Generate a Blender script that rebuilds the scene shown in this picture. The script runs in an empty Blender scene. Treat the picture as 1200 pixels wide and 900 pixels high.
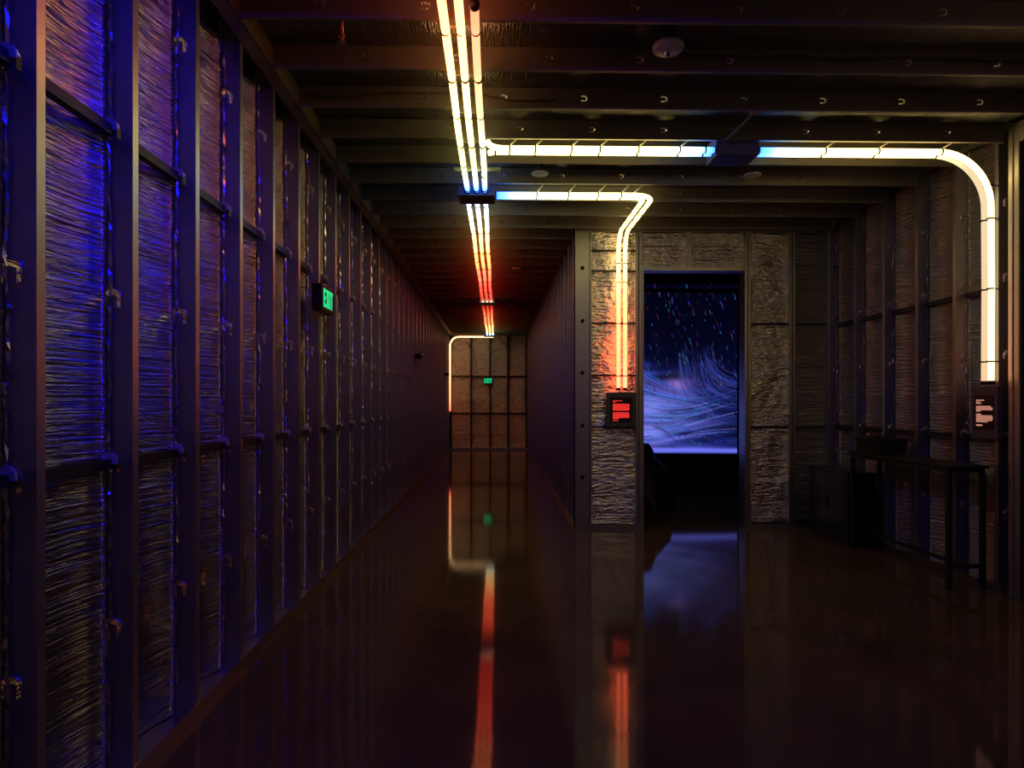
import bpy, math, random
import numpy as np
from mathutils import Vector
C = bpy.context.scene
COL = C.collection
random.seed(7)
PI = math.pi

# ------------------------------------------------------------------ materials
def new_mat(name):
    m = bpy.data.materials.new(name); m.use_nodes = True
    nt = m.node_tree
    return m, nt, nt.nodes['Principled BSDF']

def simple(name, col, rough=.5, metal=0., spec=.5):
    m, nt, b = new_mat(name)
    b.inputs['Base Color'].default_value = (*col, 1)
    b.inputs['Roughness'].default_value = rough
    b.inputs['Metallic'].default_value = metal
    b.inputs['Specular IOR Level'].default_value = spec
    n = nt.nodes.new('ShaderNodeTexNoise'); n.inputs['Scale'].default_value = 30
    bp = nt.nodes.new('ShaderNodeBump'); bp.inputs['Strength'].default_value = .05
    nt.links.new(n.outputs['Fac'], bp.inputs['Height']); nt.links.new(bp.outputs['Normal'], b.inputs['Normal'])
    return m

def steel(name, col, rough, metal=1., aniso=0.):
    m, nt, b = new_mat(name)
    tc = nt.nodes.new('ShaderNodeTexCoord')
    mp = nt.nodes.new('ShaderNodeMapping'); mp.inputs['Scale'].default_value = (1, 1, .25)
    n = nt.nodes.new('ShaderNodeTexNoise'); n.inputs['Scale'].default_value = 22; n.inputs['Detail'].default_value = 3
    r = nt.nodes.new('ShaderNodeMapRange')
    r.inputs['To Min'].default_value = rough - .06; r.inputs['To Max'].default_value = rough + .08
    nt.links.new(tc.outputs['Object'], mp.inputs['Vector']); nt.links.new(mp.outputs[0], n.inputs['Vector'])
    nt.links.new(n.outputs['Fac'], r.inputs['Value']); nt.links.new(r.outputs[0], b.inputs['Roughness'])
    mx = nt.nodes.new('ShaderNodeMix'); mx.data_type = 'RGBA'
    mx.inputs['A'].default_value = (*[c*.85 for c in col], 1); mx.inputs['B'].default_value = (*col, 1)
    nt.links.new(n.outputs['Fac'], mx.inputs['Factor']); nt.links.new(mx.outputs['Result'], b.inputs['Base Color'])
    b.inputs['Metallic'].default_value = metal
    return m

def foil(name, axis, col=(.72, .70, .68), rough=.25, strength=.7, big_w=.7, bub_w=.2, rib=(.35, 8), beck=False):
    """silvery bubble insulation: fine level ribs that wander, larger crumples, tiny bubbles"""
    m, nt, b = new_mat(name)
    L = nt.links.new
    tc = nt.nodes.new('ShaderNodeTexCoord')
    def noise(scale, sx, sy, sz, detail=2.):
        mp = nt.nodes.new('ShaderNodeMapping'); mp.inputs['Scale'].default_value = (sx, sy, sz)
        n = nt.nodes.new('ShaderNodeTexNoise'); n.inputs['Scale'].default_value = scale; n.inputs['Detail'].default_value = detail
        L(tc.outputs['Object'], mp.inputs['Vector']); L(mp.outputs[0], n.inputs['Vector']); return n
    if axis == 'z':      # wall: ribs run level, vary with height
        ribs = noise(9, rib[0], rib[0], rib[1], 2.5); big = noise(3.5, 1.6, 1.6, 1.6, 3); bub = noise(120, 1, 1, 1, 1)
    else:                # ceiling: ribs run along the joists' span
        ribs = noise(9, 8, .35, 1, 2.5); big = noise(3.5, 1.6, 1.6, 1.6, 3); bub = noise(120, 1, 1, 1, 1)
    a = nt.nodes.new('ShaderNodeMath'); a.operation = 'MULTIPLY_ADD'
    L(big.outputs['Fac'], a.inputs[0]); a.inputs[1].default_value = big_w; L(ribs.outputs['Fac'], a.inputs[2])
    c = nt.nodes.new('ShaderNodeMath'); c.operation = 'MULTIPLY_ADD'
    L(bub.outputs['Fac'], c.inputs[0]); c.inputs[1].default_value = bub_w; L(a.outputs[0], c.inputs[2])
    bp = nt.nodes.new('ShaderNodeBump'); bp.inputs['Strength'].default_value = strength; bp.inputs['Distance'].default_value = .025
    L(c.outputs[0], bp.inputs['Height']); L(bp.outputs['Normal'], b.inputs['Normal'])
    if beck:
        g = nt.nodes.new('ShaderNodeBsdfAnisotropic'); g.distribution = 'BECKMANN'
        g.inputs['Color'].default_value = (*col, 1); g.inputs['Roughness'].default_value = rough
        L(bp.outputs['Normal'], g.inputs['Normal']); L(g.outputs[0], nt.nodes['Material Output'].inputs['Surface'])
        nt.nodes.remove(b); return m
    b.inputs['Base Color'].default_value = (*col, 1)
    b.inputs['Metallic'].default_value = 1.; b.inputs['Roughness'].default_value = rough
    return m

def emit_attr(name, sampling='AUTO'):
    m = bpy.data.materials.new(name); m.use_nodes = True; nt = m.node_tree
    for n in list(nt.nodes): nt.nodes.remove(n)
    o = nt.nodes.new('ShaderNodeOutputMaterial'); e = nt.nodes.new('ShaderNodeEmission')
    at = nt.nodes.new('ShaderNodeAttribute'); at.attribute_name = 'Col'
    nt.links.new(at.outputs['Color'], e.inputs['Color']); nt.links.new(e.outputs[0], o.inputs['Surface'])
    try: m.cycles.emission_sampling = sampling
    except Exception: pass
    return m

def emit(name, col, s):
    m, nt, b = new_mat(name)
    b.inputs['Base Color'].default_value = (.02, .02, .02, 1)
    b.inputs['Emission Color'].default_value = (*col, 1); b.inputs['Emission Strength'].default_value = s
    return m

M = {}
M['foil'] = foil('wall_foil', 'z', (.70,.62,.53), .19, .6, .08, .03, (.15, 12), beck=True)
M['foil_dim'] = foil('dim_wall_foil', 'z', (.34, .31, .29), .30, .8)  # the wall foil again, its colour darkened to make these walls dim
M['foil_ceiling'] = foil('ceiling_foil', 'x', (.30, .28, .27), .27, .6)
M['foil_edge'] = simple('torn_foil', (.75, .72, .70), .25, 1.)
M['foil_crumpled'] = foil('crumpled_wall_foil', 'z', (.82, .76, .70), .27, 1.0, 1.6, .15, (1.1, 4.2))
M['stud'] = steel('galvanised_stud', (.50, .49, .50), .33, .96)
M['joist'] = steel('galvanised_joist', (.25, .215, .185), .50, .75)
M['post'] = steel('galvanised_post', (.50, .47, .42), .42)
M['dark_steel'] = steel('blackened_steel', (.03, .027, .027), .5, .5)
M['backing'] = simple('dark_sheathing', (.02, .018, .018), .8)
M['black'] = simple('black_paint', (.006, .006, .006), .55)
M['black_gloss'] = simple('black_plastic', (.008, .008, .009), .35)
M['rubber'] = simple('black_rubber', (.004, .004, .004), .6)
M['grey_box'] = simple('grey_painted_steel', (.09, .075, .07), .45, .2)
M['box_navy'] = simple('dark_junction_box', (.16, .16, .2), .45)
M['clear'] = simple('clear_plastic_strap', (.55, .5, .42), .3)
M['white'] = simple('white_plastic', (.55, .5, .48), .45)
M['copper'] = simple('copper', (.6, .22, .1), .3, .8)
M['cable'] = simple('brown_cable', (.05, .022, .015), .5)
M['teal'] = simple('teal_tape', (.01, .09, .09), .5)
M['tube'] = emit_attr('light_tube_glow')
M['screen'] = emit_attr('led_screen_picture', 'NONE')
M['red_text'] = emit('red_screen_text', (1., .035, .03), 1.1)
M['pale_text'] = emit('pale_screen_text', (1., .42, .30), .6)
M['green'] = emit('exit_green', (.0, 1., .32), .75)

# polished floor
m, nt, b = new_mat('polished_concrete')
tc = nt.nodes.new('ShaderNodeTexCoord')
n = nt.nodes.new('ShaderNodeTexNoise'); n.inputs['Scale'].default_value = 1.3; n.inputs['Detail'].default_value = 6
n2 = nt.nodes.new('ShaderNodeTexNoise'); n2.inputs['Scale'].default_value = 60; n2.inputs['Detail'].default_value = 3
cr = nt.nodes.new('ShaderNodeValToRGB')
cr.color_ramp.elements[0].color = (.060, .040, .017, 1); cr.color_ramp.elements[1].color = (.092, .060, .026, 1)
cr.color_ramp.elements[0].position = .35; cr.color_ramp.elements[1].position = .7
rr = nt.nodes.new('ShaderNodeMapRange'); rr.inputs['To Min'].default_value = .035; rr.inputs['To Max'].default_value = .065
bp = nt.nodes.new('ShaderNodeBump'); bp.inputs['Strength'].default_value = .015; bp.inputs['Distance'].default_value = .01
for x in (n, n2): nt.links.new(tc.outputs['Object'], x.inputs['Vector'])
nt.links.new(n.outputs['Fac'], cr.inputs['Fac']); nt.links.new(cr.outputs[0], b.inputs['Base Color'])
nt.links.new(n.outputs['Fac'], rr.inputs['Value']); nt.links.new(rr.outputs[0], b.inputs['Roughness'])
nt.links.new(n2.outputs['Fac'], bp.inputs['Height']); nt.links.new(bp.outputs['Normal'], b.inputs['Normal'])
b.inputs['IOR'].default_value = 1.2
M['floor'] = m

# ------------------------------------------------------------------ mesh helpers
class MB:
    def __init__(s): s.v = []; s.f = []; s.c = []; s.smooth = False
    def quad(s, *p):
        i = len(s.v); s.v += [tuple(q) for q in p]; s.f.append(tuple(range(i, i+len(p))))
    def box(s, x0, x1, y0, y1, z0, z1):
        i = len(s.v)
        s.v += [(x0,y0,z0),(x1,y0,z0),(x1,y1,z0),(x0,y1,z0),(x0,y0,z1),(x1,y0,z1),(x1,y1,z1),(x0,y1,z1)]
        for q in ((0,3,2,1),(4,5,6,7),(0,1,5,4),(1,2,6,5),(2,3,7,6),(3,0,4,7)): s.f.append(tuple(i+k for k in q))
    def prism(s, poly, axis, a, b):
        """poly: 2-D outline, extruded from a to b along axis"""
        def P(u, w, t): return {'x': (t,u,w), 'y': (u,t,w), 'z': (u,w,t)}[axis]
        n = len(poly); i = len(s.v)
        s.v += [P(u,w,a) for u,w in poly] + [P(u,w,b) for u,w in poly]
        s.f.append(tuple(i+k for k in range(n))); s.f.append(tuple(i+n+k for k in reversed(range(n))))
        for k in range(n): s.f.append((i+k, i+(k+1)%n, i+n+(k+1)%n, i+n+k))
    def lathe(s, prof, cx, cy, seg=24):
        i = len(s.v); n = len(prof)
        for k in range(seg):
            a = 2*PI*k/seg
            for r, z in prof: s.v.append((cx+r*math.cos(a), cy+r*math.sin(a), z))
        for k in range(seg):
            for j in range(n-1):
                a = i+k*n+j; b2 = i+((k+1)%seg)*n+j; s.f.append((a, b2, b2+1, a+1))
        s.f.append(tuple(i+k*n for k in range(seg))); s.f.append(tuple(i+k*n+n-1 for k in reversed(range(seg))))
    def tube(s, pts, r, sides=8, cols=None, cap=True):
        pts = [Vector(p) for p in pts]; n = len(pts); i0 = len(s.v)
        t0 = (pts[1]-pts[0]).normalized()
        up = Vector((0,0,1)) if abs(t0.z) < .9 else Vector((1,0,0))
        nrm = (up - t0*up.dot(t0)).normalized()
        for k, p in enumerate(pts):
            t = (pts[min(k+1,n-1)] - pts[max(k-1,0)]).normalized()
            nrm = (nrm - t*nrm.dot(t)).normalized(); bi = t.cross(nrm)
            rr = r[k] if isinstance(r, (list, tuple)) else r
            for j in range(sides):
                a = 2*PI*j/sides; s.v.append(tuple(p + nrm*rr*math.cos(a) + bi*rr*math.sin(a)))
                if cols is not None: s.c.append(cols[k])
        for k in range(n-1):
            for j in range(sides):
                a = i0+k*sides+j; b2 = i0+k*sides+(j+1)%sides; s.f.append((a, b2, b2+sides, a+sides))
        if cap:
            s.f.append(tuple(i0+j for j in reversed(range(sides)))); s.f.append(tuple(i0+(n-1)*sides+j for j in range(sides)))
    def mesh(s, name, mat, smooth=False):
        me = bpy.data.meshes.new(name); me.from_pydata(s.v, [], s.f); me.update()
        me.materials.append(mat)
        if s.c:
            at = me.color_attributes.new('Col', 'FLOAT_COLOR', 'POINT')
            at.data.foreach_set('color', [x for c in s.c for x in (*c, 1.)])
        if smooth: me.polygons.foreach_set('use_smooth', [True]*len(me.polygons))
        return me
    def build(s, name, mat, parent=None, smooth=False):
        o = bpy.data.objects.new(name, s.mesh(name, mat, smooth)); COL.objects.link(o); o.parent = parent; return o

def put(name, me, parent, loc=(0,0,0), rot=(0,0,0), scale=None):
    o = bpy.data.objects.new(name, me); COL.objects.link(o); o.parent = parent
    o.location = loc; o.rotation_euler = rot
    if scale: o.scale = scale
    return o
def empty(name, loc=(0,0,0), rz=0):
    o = bpy.data.objects.new(name, None); COL.objects.link(o); o.location = loc; o.rotation_euler = (0,0,rz); o.empty_display_size = .1; return o
def tag(o, label, cat, group=None):
    o['label'] = label; o['category'] = cat
    if group: o['group'] = group
    return o
def struct(o): o['kind'] = 'structure'; return o
def bevel(o, w=.004, seg=2):
    md = o.modifiers.new('bevel', 'BEVEL'); md.width = w; md.segments = seg; md.limit_method = 'ANGLE'; return o
def solid(o, t=.002):
    md = o.modifiers.new('thickness', 'SOLIDIFY'); md.thickness = t; md.offset = 0; return o

def holed_sheet(mb, P, a0, a1, b0, b1, holes, ha=.03, hb=.025, along='b', tab=False):
    """sheet of metal in the plane P(a,b) from a0..a1, b0..b1 with arched punched holes centred on
    the sheet's short axis; 'along' says which axis the holes are spread over."""
    am = (a0+a1)/2; bm = (b0+b1)/2
    L0, L1 = (b0, b1) if along == 'b' else (a0, a1)
    S0, S1 = (a0, a1) if along == 'b' else (b0, b1)
    sm = (S0+S1)/2; cell = .06; cur = L0
    def Q(s, l): return P(s, l) if along == 'b' else P(l, s)
    for h in sorted(holes):
        if h-cell < cur or h+cell > L1: continue
        mb.quad(Q(S0,cur), Q(S1,cur), Q(S1,h-cell), Q(S0,h-cell))
        rect = [(S1,h-cell),(S1,h),(S1,h+cell),(sm,h+cell),(S0,h+cell),(S0,h),(S0,h-cell),(sm,h-cell)]
        hole = [(sm+ha,h-hb),(sm+ha,h),(sm+ha*.7,h+hb*.75),(sm,h+hb),(sm-ha*.7,h+hb*.75),(sm-ha,h),(sm-ha,h-hb),(sm,h-hb)]
        for k in range(8):
            k2 = (k+1) % 8
            mb.quad(Q(*rect[k]), Q(*rect[k2]), Q(*hole[k2]), Q(*hole[k]))
        if tab: mb.quad(Q(sm+ha*.58,h-hb), Q(sm+ha*.58,h+hb*.3), Q(sm,h+hb*.5), Q(sm-ha*.58,h+hb*.3), Q(sm-ha*.58,h-hb))
        cur = h+cell
    mb.quad(Q(S0,cur), Q(S1,cur), Q(S1,L1), Q(S0,L1))

# little shared meshes
def arch_mesh(name, w, h, r, mat):
    """an upside-down U lying in the local y-z plane"""
    mb = MB(); pts = []
    rnd = random.Random(3)
    pts.append((-.004, -w, -h))
    for k in range(9):
        a = PI*k/8; pts.append((-.006+rnd.uniform(-.003,.003), -w*math.cos(a), h*.2+h*.8*math.sin(a)))
    pts.append((-.004, w, -h*.9))
    mb.tube(pts, [r*.6]+[r*rnd.uniform(.8,1.25) for _ in range(9)]+[r*.6], 6)
    return mb.mesh(name, mat, True)
ARCH = arch_mesh('grommet', .038, .040, .0035, M['foil_edge'])
ARCH_S = arch_mesh('grommet', .021, .024, .0025, M['foil_edge'])
ARCH_D = arch_mesh('grommet', .016, .018, .006, M['black'])
mb = MB(); mb.prism([(-.03,0)]+[(-.03*math.cos(PI*k/10), .005+.042*math.sin(PI*k/10)) for k in range(11)]+[(.03,0)], 'x', -.014, -.004)
PLUG = mb.mesh('hole_plug', M['white'], False)

def foil_grid(w, h, nu, nv, mat, seed, amp=.003, name='foil_panel', flap=0):
    rnd = np.random.RandomState(seed)
    us = np.linspace(0, w, nu); lift = np.zeros(nu)
    if flap:      # the foil sweeps up a little toward the next stud's web
        prof = [(w, 0), (.40, 0), (.28, 0), (.24, .001), (.20, .003), (.16, .007), (.12, .014), (.09, .0205), (.065, .027), (.045, .032), (.028, .037), (.014, .042), (.007, .045), (.004, .050), (.003, .058)]
        us = np.array([w-p[0] for p in prof]); lift = np.array([p[1] for p in prof]); nu = len(us)
        if flap < 0: us = (w-us)[::-1]; lift = lift[::-1]
    U, V = np.meshgrid(us, np.linspace(0, h, nv))
    D = -np.repeat(lift[None, :], nv, 0)
    for k in range(7):
        fu, fv = rnd.uniform(.5, 6), rnd.uniform(1, 14); D += amp*.5*np.sin(fu*U*3+rnd.uniform(0,6))*np.sin(fv*V+rnd.uniform(0,6)+1.5*U)/(1+.1*fv)
    for k in range(16):
        fv = rnd.uniform(20, 70); D += amp*.12*np.sin(fv*V+rnd.uniform(-4,4)*U+rnd.uniform(0,6))
    me = bpy.data.meshes.new(name)
    vs = [(float(U[j,i]), float(D[j,i]), float(V[j,i])) for j in range(nv) for i in range(nu)]
    fs = [(j*nu+i, j*nu+i+1, (j+1)*nu+i+1, (j+1)*nu+i) for j in range(nv-1) for i in range(nu-1)]
    me.from_pydata(vs, [], fs); me.update(); me.materials.append(mat)
    me.polygons.foreach_set('use_smooth', [True]*len(me.polygons))
    return me

# ------------------------------------------------------------------ framed walls
# local frame of a wall: x along it, room side is -y, flange faces at y = 0, foil at y = DEPTH
DEPTH = .165
def make_stud(side, z0, z1, plug_holes, name='stud', mat=None, depth=DEPTH, fw=.042):
    """C-shaped stud; web at x = 0, flanges reach toward +x (side=1) or -x (side=-1)"""
    mb = MB(); s = side
    holed_sheet(mb, lambda a, b: (0, a, b), 0, depth, z0, z1, plug_holes, .036, .036, tab=True)
    for y in (0, depth): mb.quad((0,y,z0),(s*fw,y,z0),(s*fw,y,z1),(0,y,z1))
    mb.quad((s*fw,0,z0),(s*fw,.013,z0),(s*fw,.013,z1),(s*fw,0,z1))
    mb.quad((s*fw,depth,z0),(s*fw,depth-.013,z0),(s*fw,depth-.013,z1),(s*fw,depth,z1))
    return mb.mesh(name, mat or M['stud'])

def torn_edge(z0, z1, seed):
    rnd = random.Random(seed); mb = MB(); pv = None; z = z0; x = 0
    while z < z1:
        dz = rnd.uniform(.012, .04); x = x*.8 + rnd.uniform(-.004, .004); w = rnd.uniform(.002, .008)
        cur = ((-.002-rnd.uniform(0,.008), x-w, z), (-.004-rnd.uniform(0,.009), x+w, z))
        if pv: mb.quad(pv[0], pv[1], cur[1], cur[0])
        pv = cur; z += dz
    return mb.mesh('foil_edge', M['foil_edge'])
EDGE = [torn_edge(.1, 3.55, k) for k in range(4)]

def framed_wall(name, loc, rz, studs, side, z0, z1, holes, bars, fmat, foil_z, detail=lambda u: True, length=None, smat=None, plugs=(), edge=True, fine=lambda u: True, bar_name='blocking', cover=None):
    lo, hi = length or (min(studs), max(studs))
    mb = MB(); mb.box(lo, hi, DEPTH+.02, DEPTH+.06, 0, 3.64)
    root = struct(mb.build(name, M['backing'])); root.location = loc; root.rotation_euler = (0,0,rz)
    mb = MB(); mb.box(lo, hi, -.003, 0, 0, .055); mb.box(lo, hi, 0, DEPTH, 0, .004); mb.build('bottom_track', M['stud'], root)
    mb = MB(); mb.box(lo, hi, -.003, 0, z1-.05, z1); mb.box(lo, hi, 0, DEPTH, z1-.003, z1); mb.build('top_track', M['stud'], root)
    sm = make_stud(side, .004, z1, holes, mat=smat)
    ss = sorted(studs)
    for k, u in enumerate(ss):
        st = put('stud', sm, root, (u, 0, 0))
        if detail(u):
            for h in holes:
                if h in plugs: o = put('hole_plug', PLUG, st, (0 if side > 0 else .018, .085, h))
                else: put('grommet', ARCH, st, (0 if side > 0 else 0, .080, h), (0,0,0 if side > 0 else PI))
    W0 = .565
    gridf = [foil_grid(W0, foil_z[1]-foil_z[0], 9, 90, fmat, 31*k+7, flap=side if edge else 0) for k in range(4)]
    gridc = [foil_grid(W0, foil_z[1]-foil_z[0], 3, 10, fmat, 31*k+7, flap=side if edge else 0) for k in range(2)]
    for k in range(len(ss)-1):
        u0, u1 = ss[k], ss[k+1]
        if u1-u0 < .2 or (cover and not cover(u0, u1)): continue
        me = gridf[k % 4] if fine(u0) else gridc[k % 2]
        fp = put('foil_panel', me, root, (u0+.002, DEPTH-.006, foil_z[0]), (0,0,0), ((u1-u0-.004)/W0, 1, 1))
        if edge and detail(u0):
            w = u1 if side > 0 else u0
            e = put('foil_edge', EDGE[k % 4], fp); e.parent = fp
            e.location = (W0-.002 if side > 0 else .010, -.075, -foil_z[0]+random.uniform(0,.1))
        for bz in bars:
            mb = MB(); mb.box(.0, u1-u0, .075, .078, -.02, .02); mb.box(0, u1-u0, .078, .112, .017, .02); mb.box(0, u1-u0, .078, .112, -.02, -.017)
            o = mb.build(bar_name, M['dark_steel'], root); o.location = (u0, 0, bz)
    return root

PITCH = .5727; S0 = 2.197
left_studs = [S0 + PITCH*k for k in range(-10, 34) if S0+PITCH*k < 21.4]
LH = [.607, 1.253, 1.904, 2.563, 3.195]
framed_wall('wall_left', (-1.43, 0, 0), PI/2, left_studs, 1, 0, 3.64, LH, [1.253, 2.563], M['foil'], (.01, 3.63),
            detail=lambda u: 1.5 < u < 13, length=(-3.8, 21.5), plugs=(1.253, 2.563), fine=lambda u: 1 < u < 10)

right_studs_y = [8.13, 7.536, 6.97, 6.414, 5.874, 5.369]
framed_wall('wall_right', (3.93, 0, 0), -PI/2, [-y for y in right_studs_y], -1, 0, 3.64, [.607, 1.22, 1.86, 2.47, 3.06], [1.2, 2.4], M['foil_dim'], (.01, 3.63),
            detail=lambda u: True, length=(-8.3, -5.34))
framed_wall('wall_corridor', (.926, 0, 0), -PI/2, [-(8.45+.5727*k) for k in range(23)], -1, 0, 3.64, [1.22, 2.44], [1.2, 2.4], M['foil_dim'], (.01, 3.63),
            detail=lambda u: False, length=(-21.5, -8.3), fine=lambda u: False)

# far end wall
fw_studs = [-1.43, -.80, -.22, .33, .90]
framed_wall('wall_far', (0, 21.45, 0), 0, fw_studs, 1, 0, 3.64, [1.1, 2.3], [1.12, 2.26], M['foil_crumpled'], (.01, 3.63), detail=lambda u: False, length=(-1.6, 1.1), smat=M['dark_steel'], edge=False)

# wall behind the camera and the near part of the right side
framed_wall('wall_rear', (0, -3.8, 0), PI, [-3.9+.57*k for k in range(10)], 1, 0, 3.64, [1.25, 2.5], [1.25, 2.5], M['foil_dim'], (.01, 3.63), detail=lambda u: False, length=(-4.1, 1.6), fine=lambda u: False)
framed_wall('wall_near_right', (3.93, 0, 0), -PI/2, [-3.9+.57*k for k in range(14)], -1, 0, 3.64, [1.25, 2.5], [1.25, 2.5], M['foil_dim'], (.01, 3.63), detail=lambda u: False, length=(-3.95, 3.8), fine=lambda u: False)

# side opening just inside the frame's right edge: a double jamb and a dark passage
mb = MB()
mb.box(3.925, 3.965, 5.215, 5.262, 0, 3.60); mb.box(3.925, 3.965, 5.150, 5.200, 0, 3.60); mb.box(3.945, 4.08, 5.15, 5.262, 0, 3.60)
d2 = struct(bevel(mb.build('door_2', M['post']), .006))
mb = MB(); mb.box(3.925, 4.08, 3.95, 5.15, 3.45, 3.60); mb.build('door_head', M['post'], d2)
mb = MB(); mb.box(4.09, 5.3, 5.27, 5.33, 0, 3.6); mb.box(4.09, 5.3, 3.80, 3.86, 0, 3.6); mb.box(5.3, 5.36, 3.8, 5.33, 0, 3.6)
struct(mb.build('wall_passage', M['backing']))

# ------------------------------------------------------------------ the wall with the doorway
FY = 8.15
mb = MB(); mb.box(.93, 1.64, FY+.17, FY+.2, 0, 3.64); mb.box(2.99, 4.08, FY+.17, FY+.2, 0, 3.64); mb.box(1.64, 2.99, FY+.17, FY+.2, 3.06, 3.64)
fac = struct(mb.build('wall_doorway', M['backing']))
# corner post: a stud turned so its punched web faces the room
mb = MB(); FH = [.603, 1.213, 1.832, 2.441, 3.061]
holed_sheet(mb, lambda a, b: (a, FY, b), .926, 1.086, 0, 3.64, FH, .018, .022)
mb.quad((.926,FY,0),(.926,FY+.05,0),(.926,FY+.05,3.64),(.926,FY,3.64)); mb.quad((1.086,FY,0),(1.086,FY+.05,0),(1.086,FY+.05,3.64),(1.086,FY,3.64))
cp = mb.build('corner_post', M['post'], fac)
mb = MB(); mb.box(.935, 1.078, FY+.06, FY+.064, .01, 3.6); mb.build('dark_hole_sheet', M['black'], cp)  # black sheet put behind the punched holes so they look dark
for h in FH: put('grommet', ARCH_D, cp, (1.006, FY, h), (0,0,PI/2))  # black arches stand for the dark inside the holes
def front_stud(x0, x1, z0, z1, name='stud', mat=None, dep=.15):
    mb = MB(); mb.box(x0, x1, FY, FY+.003, z0, z1); mb.box(x0, x0+.003, FY, FY+dep, z0, z1); mb.box(x1-.003, x1, FY, FY+dep, z0, z1)
    return mb.build(name, mat or M['post'], fac)
front_stud(1.092, 1.113, 0, 3.6); front_stud(1.636, 1.668, 0, 3.6); front_stud(1.672, 1.716, 0, 3.6)
front_stud(2.935, 2.962, 0, 3.6); front_stud(2.966, 2.998, 0, 3.6)
front_stud(3.455, 3.49, 0, 3.6); front_stud(3.494, 3.53, 0, 3.6); front_stud(3.905, 3.93, 0, 3.6)
front_stud(2.243, 2.294, 3.09, 3.6)
mb = MB(); mb.box(.926, 1.72, FY-.004, FY, 0, .05); mb.build('bottom_track', M['post'], fac)
mb = MB(); mb.box(2.93, 3.93, FY-.004, FY, 0, .05); mb.build('bottom_track', M['post'], fac)
mb = MB(); mb.box(.926, 3.93, FY-.004, FY, 3.485, 3.6); mb.build('top_track', M['joist'], fac)
mb = MB(); mb.box(1.716, 2.935, FY-.003, FY+.15, 3.052, 3.085); mb.build('header_track', M['post'], fac)
def front_foil(x0, x1, z0, z1, seed, mat='foil_crumpled', dep=.05):
    me = foil_grid(x1-x0, z1-z0, 14, int(40*(z1-z0))+6, M[mat], seed, .008)
    return put('foil_panel', me, fac, (x0, FY+dep, z0))
front_foil(1.113, 1.636, .05, 3.49, 5); front_foil(2.998, 3.455, .05, 3.49, 6); front_foil(3.53, 3.905, .05, 3.49, 9, 'foil_dim', .09)
front_foil(1.72, 2.243, 3.09, 3.49, 11); front_foil(2.294, 2.935, 3.09, 3.49, 12)
for z in (3.273, 3.032, 2.417, 1.807, 1.192):
    mb = MB(); mb.box(1.113, 1.636, FY+.012, FY+.03, z-.012, z+.008); mb.build('strap', M['dark_steel'], fac)
for (a, b_) in ((2.998, 3.455), (3.53, 3.905)):
    for z in (2.413, 1.196):
        mb = MB(); mb.box(a, b_, FY+.02, FY+.04, z-.012, z+.010); mb.build('strap', M['dark_steel'], fac)
# door frame (reveals) as a setting piece
mb = MB(); mb.box(1.716, 1.726, FY-.006, FY+.19, 0, 3.05); mb.box(1.716, 1.728, FY-.008, FY+.0, 0, 3.05)
d1 = struct(mb.build('door_1', M['post']))
mb = MB(); mb.box(2.925, 2.935, FY-.006, FY+.19, 0, 3.05); mb.build('jamb', M['stud'], d1)
mb = MB(); mb.box(1.716, 2.935, FY-.006, FY+.19, 3.038, 3.052); mb.build('head', M['stud'], d1)

# ------------------------------------------------------------------ floor and ceiling
mb = MB(); mb.box(-1.65, 5.4, -4.1, 21.8, -.1, 0); struct(mb.build('floor', M['floor']))
CZ = 3.64
mb = MB()
def grid_ceiling(x0, x1, y0, y1): mb.box(x0, x1, y0, y1, CZ+.005, CZ+.08)
grid_ceiling(-1.65, 5.4, -4.1, 21.8)
ceil = struct(mb.build('ceiling', M['backing']))
JY = [3.657 + .5475*k for k in range(-13, 33) if 3.657+.5475*k < 21.3]
rnd = random.Random(12)
holes_all = [-1.05+.55*k for k in range(9)]
def joist_mesh(x0, x1, holes):
    mb = MB()
    holed_sheet(mb, lambda a, b: (a, 0, b), x0, x1, 3.5, CZ, holes, .020, .022, along='a', tab=True)
    mb.quad((x0,0,3.5),(x1,0,3.5),(x1,.024,3.5),(x0,.024,3.5)); mb.quad((x0,.024,3.5),(x1,.024,3.5),(x1,.024,3.515),(x0,.024,3.515))
    mb.quad((x0,0,CZ),(x1,0,CZ),(x1,.045,CZ),(x0,.045,CZ))
    return mb.mesh('joist', M['joist'])
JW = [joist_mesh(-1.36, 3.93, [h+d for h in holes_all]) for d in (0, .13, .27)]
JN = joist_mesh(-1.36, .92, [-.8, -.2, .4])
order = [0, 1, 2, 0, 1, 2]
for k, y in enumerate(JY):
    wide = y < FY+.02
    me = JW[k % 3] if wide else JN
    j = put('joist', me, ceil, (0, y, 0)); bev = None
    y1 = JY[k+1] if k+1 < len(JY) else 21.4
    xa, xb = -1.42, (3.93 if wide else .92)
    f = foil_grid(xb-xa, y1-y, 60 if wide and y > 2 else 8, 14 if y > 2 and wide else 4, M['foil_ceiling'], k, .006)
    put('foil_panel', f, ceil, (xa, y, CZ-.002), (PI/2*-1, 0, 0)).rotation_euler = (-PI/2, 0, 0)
    if wide and 3 < y < 8:
        for h in holes_all:
            hx = h + (0, .13, .27)[k % 3]
            if hx < 3.8: put('grommet', ARCH_S, j, (hx, 0, 3.57), (0, PI/2, PI/2))
mb = MB(); mb.box(-1.425, -1.34, -3.8, 21.4, 3.5, 3.504); mb.box(-1.344, -1.34, -3.8, 21.4, 3.5, CZ-.01); mb.build('rim_track', M['joist'], ceil)

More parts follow.
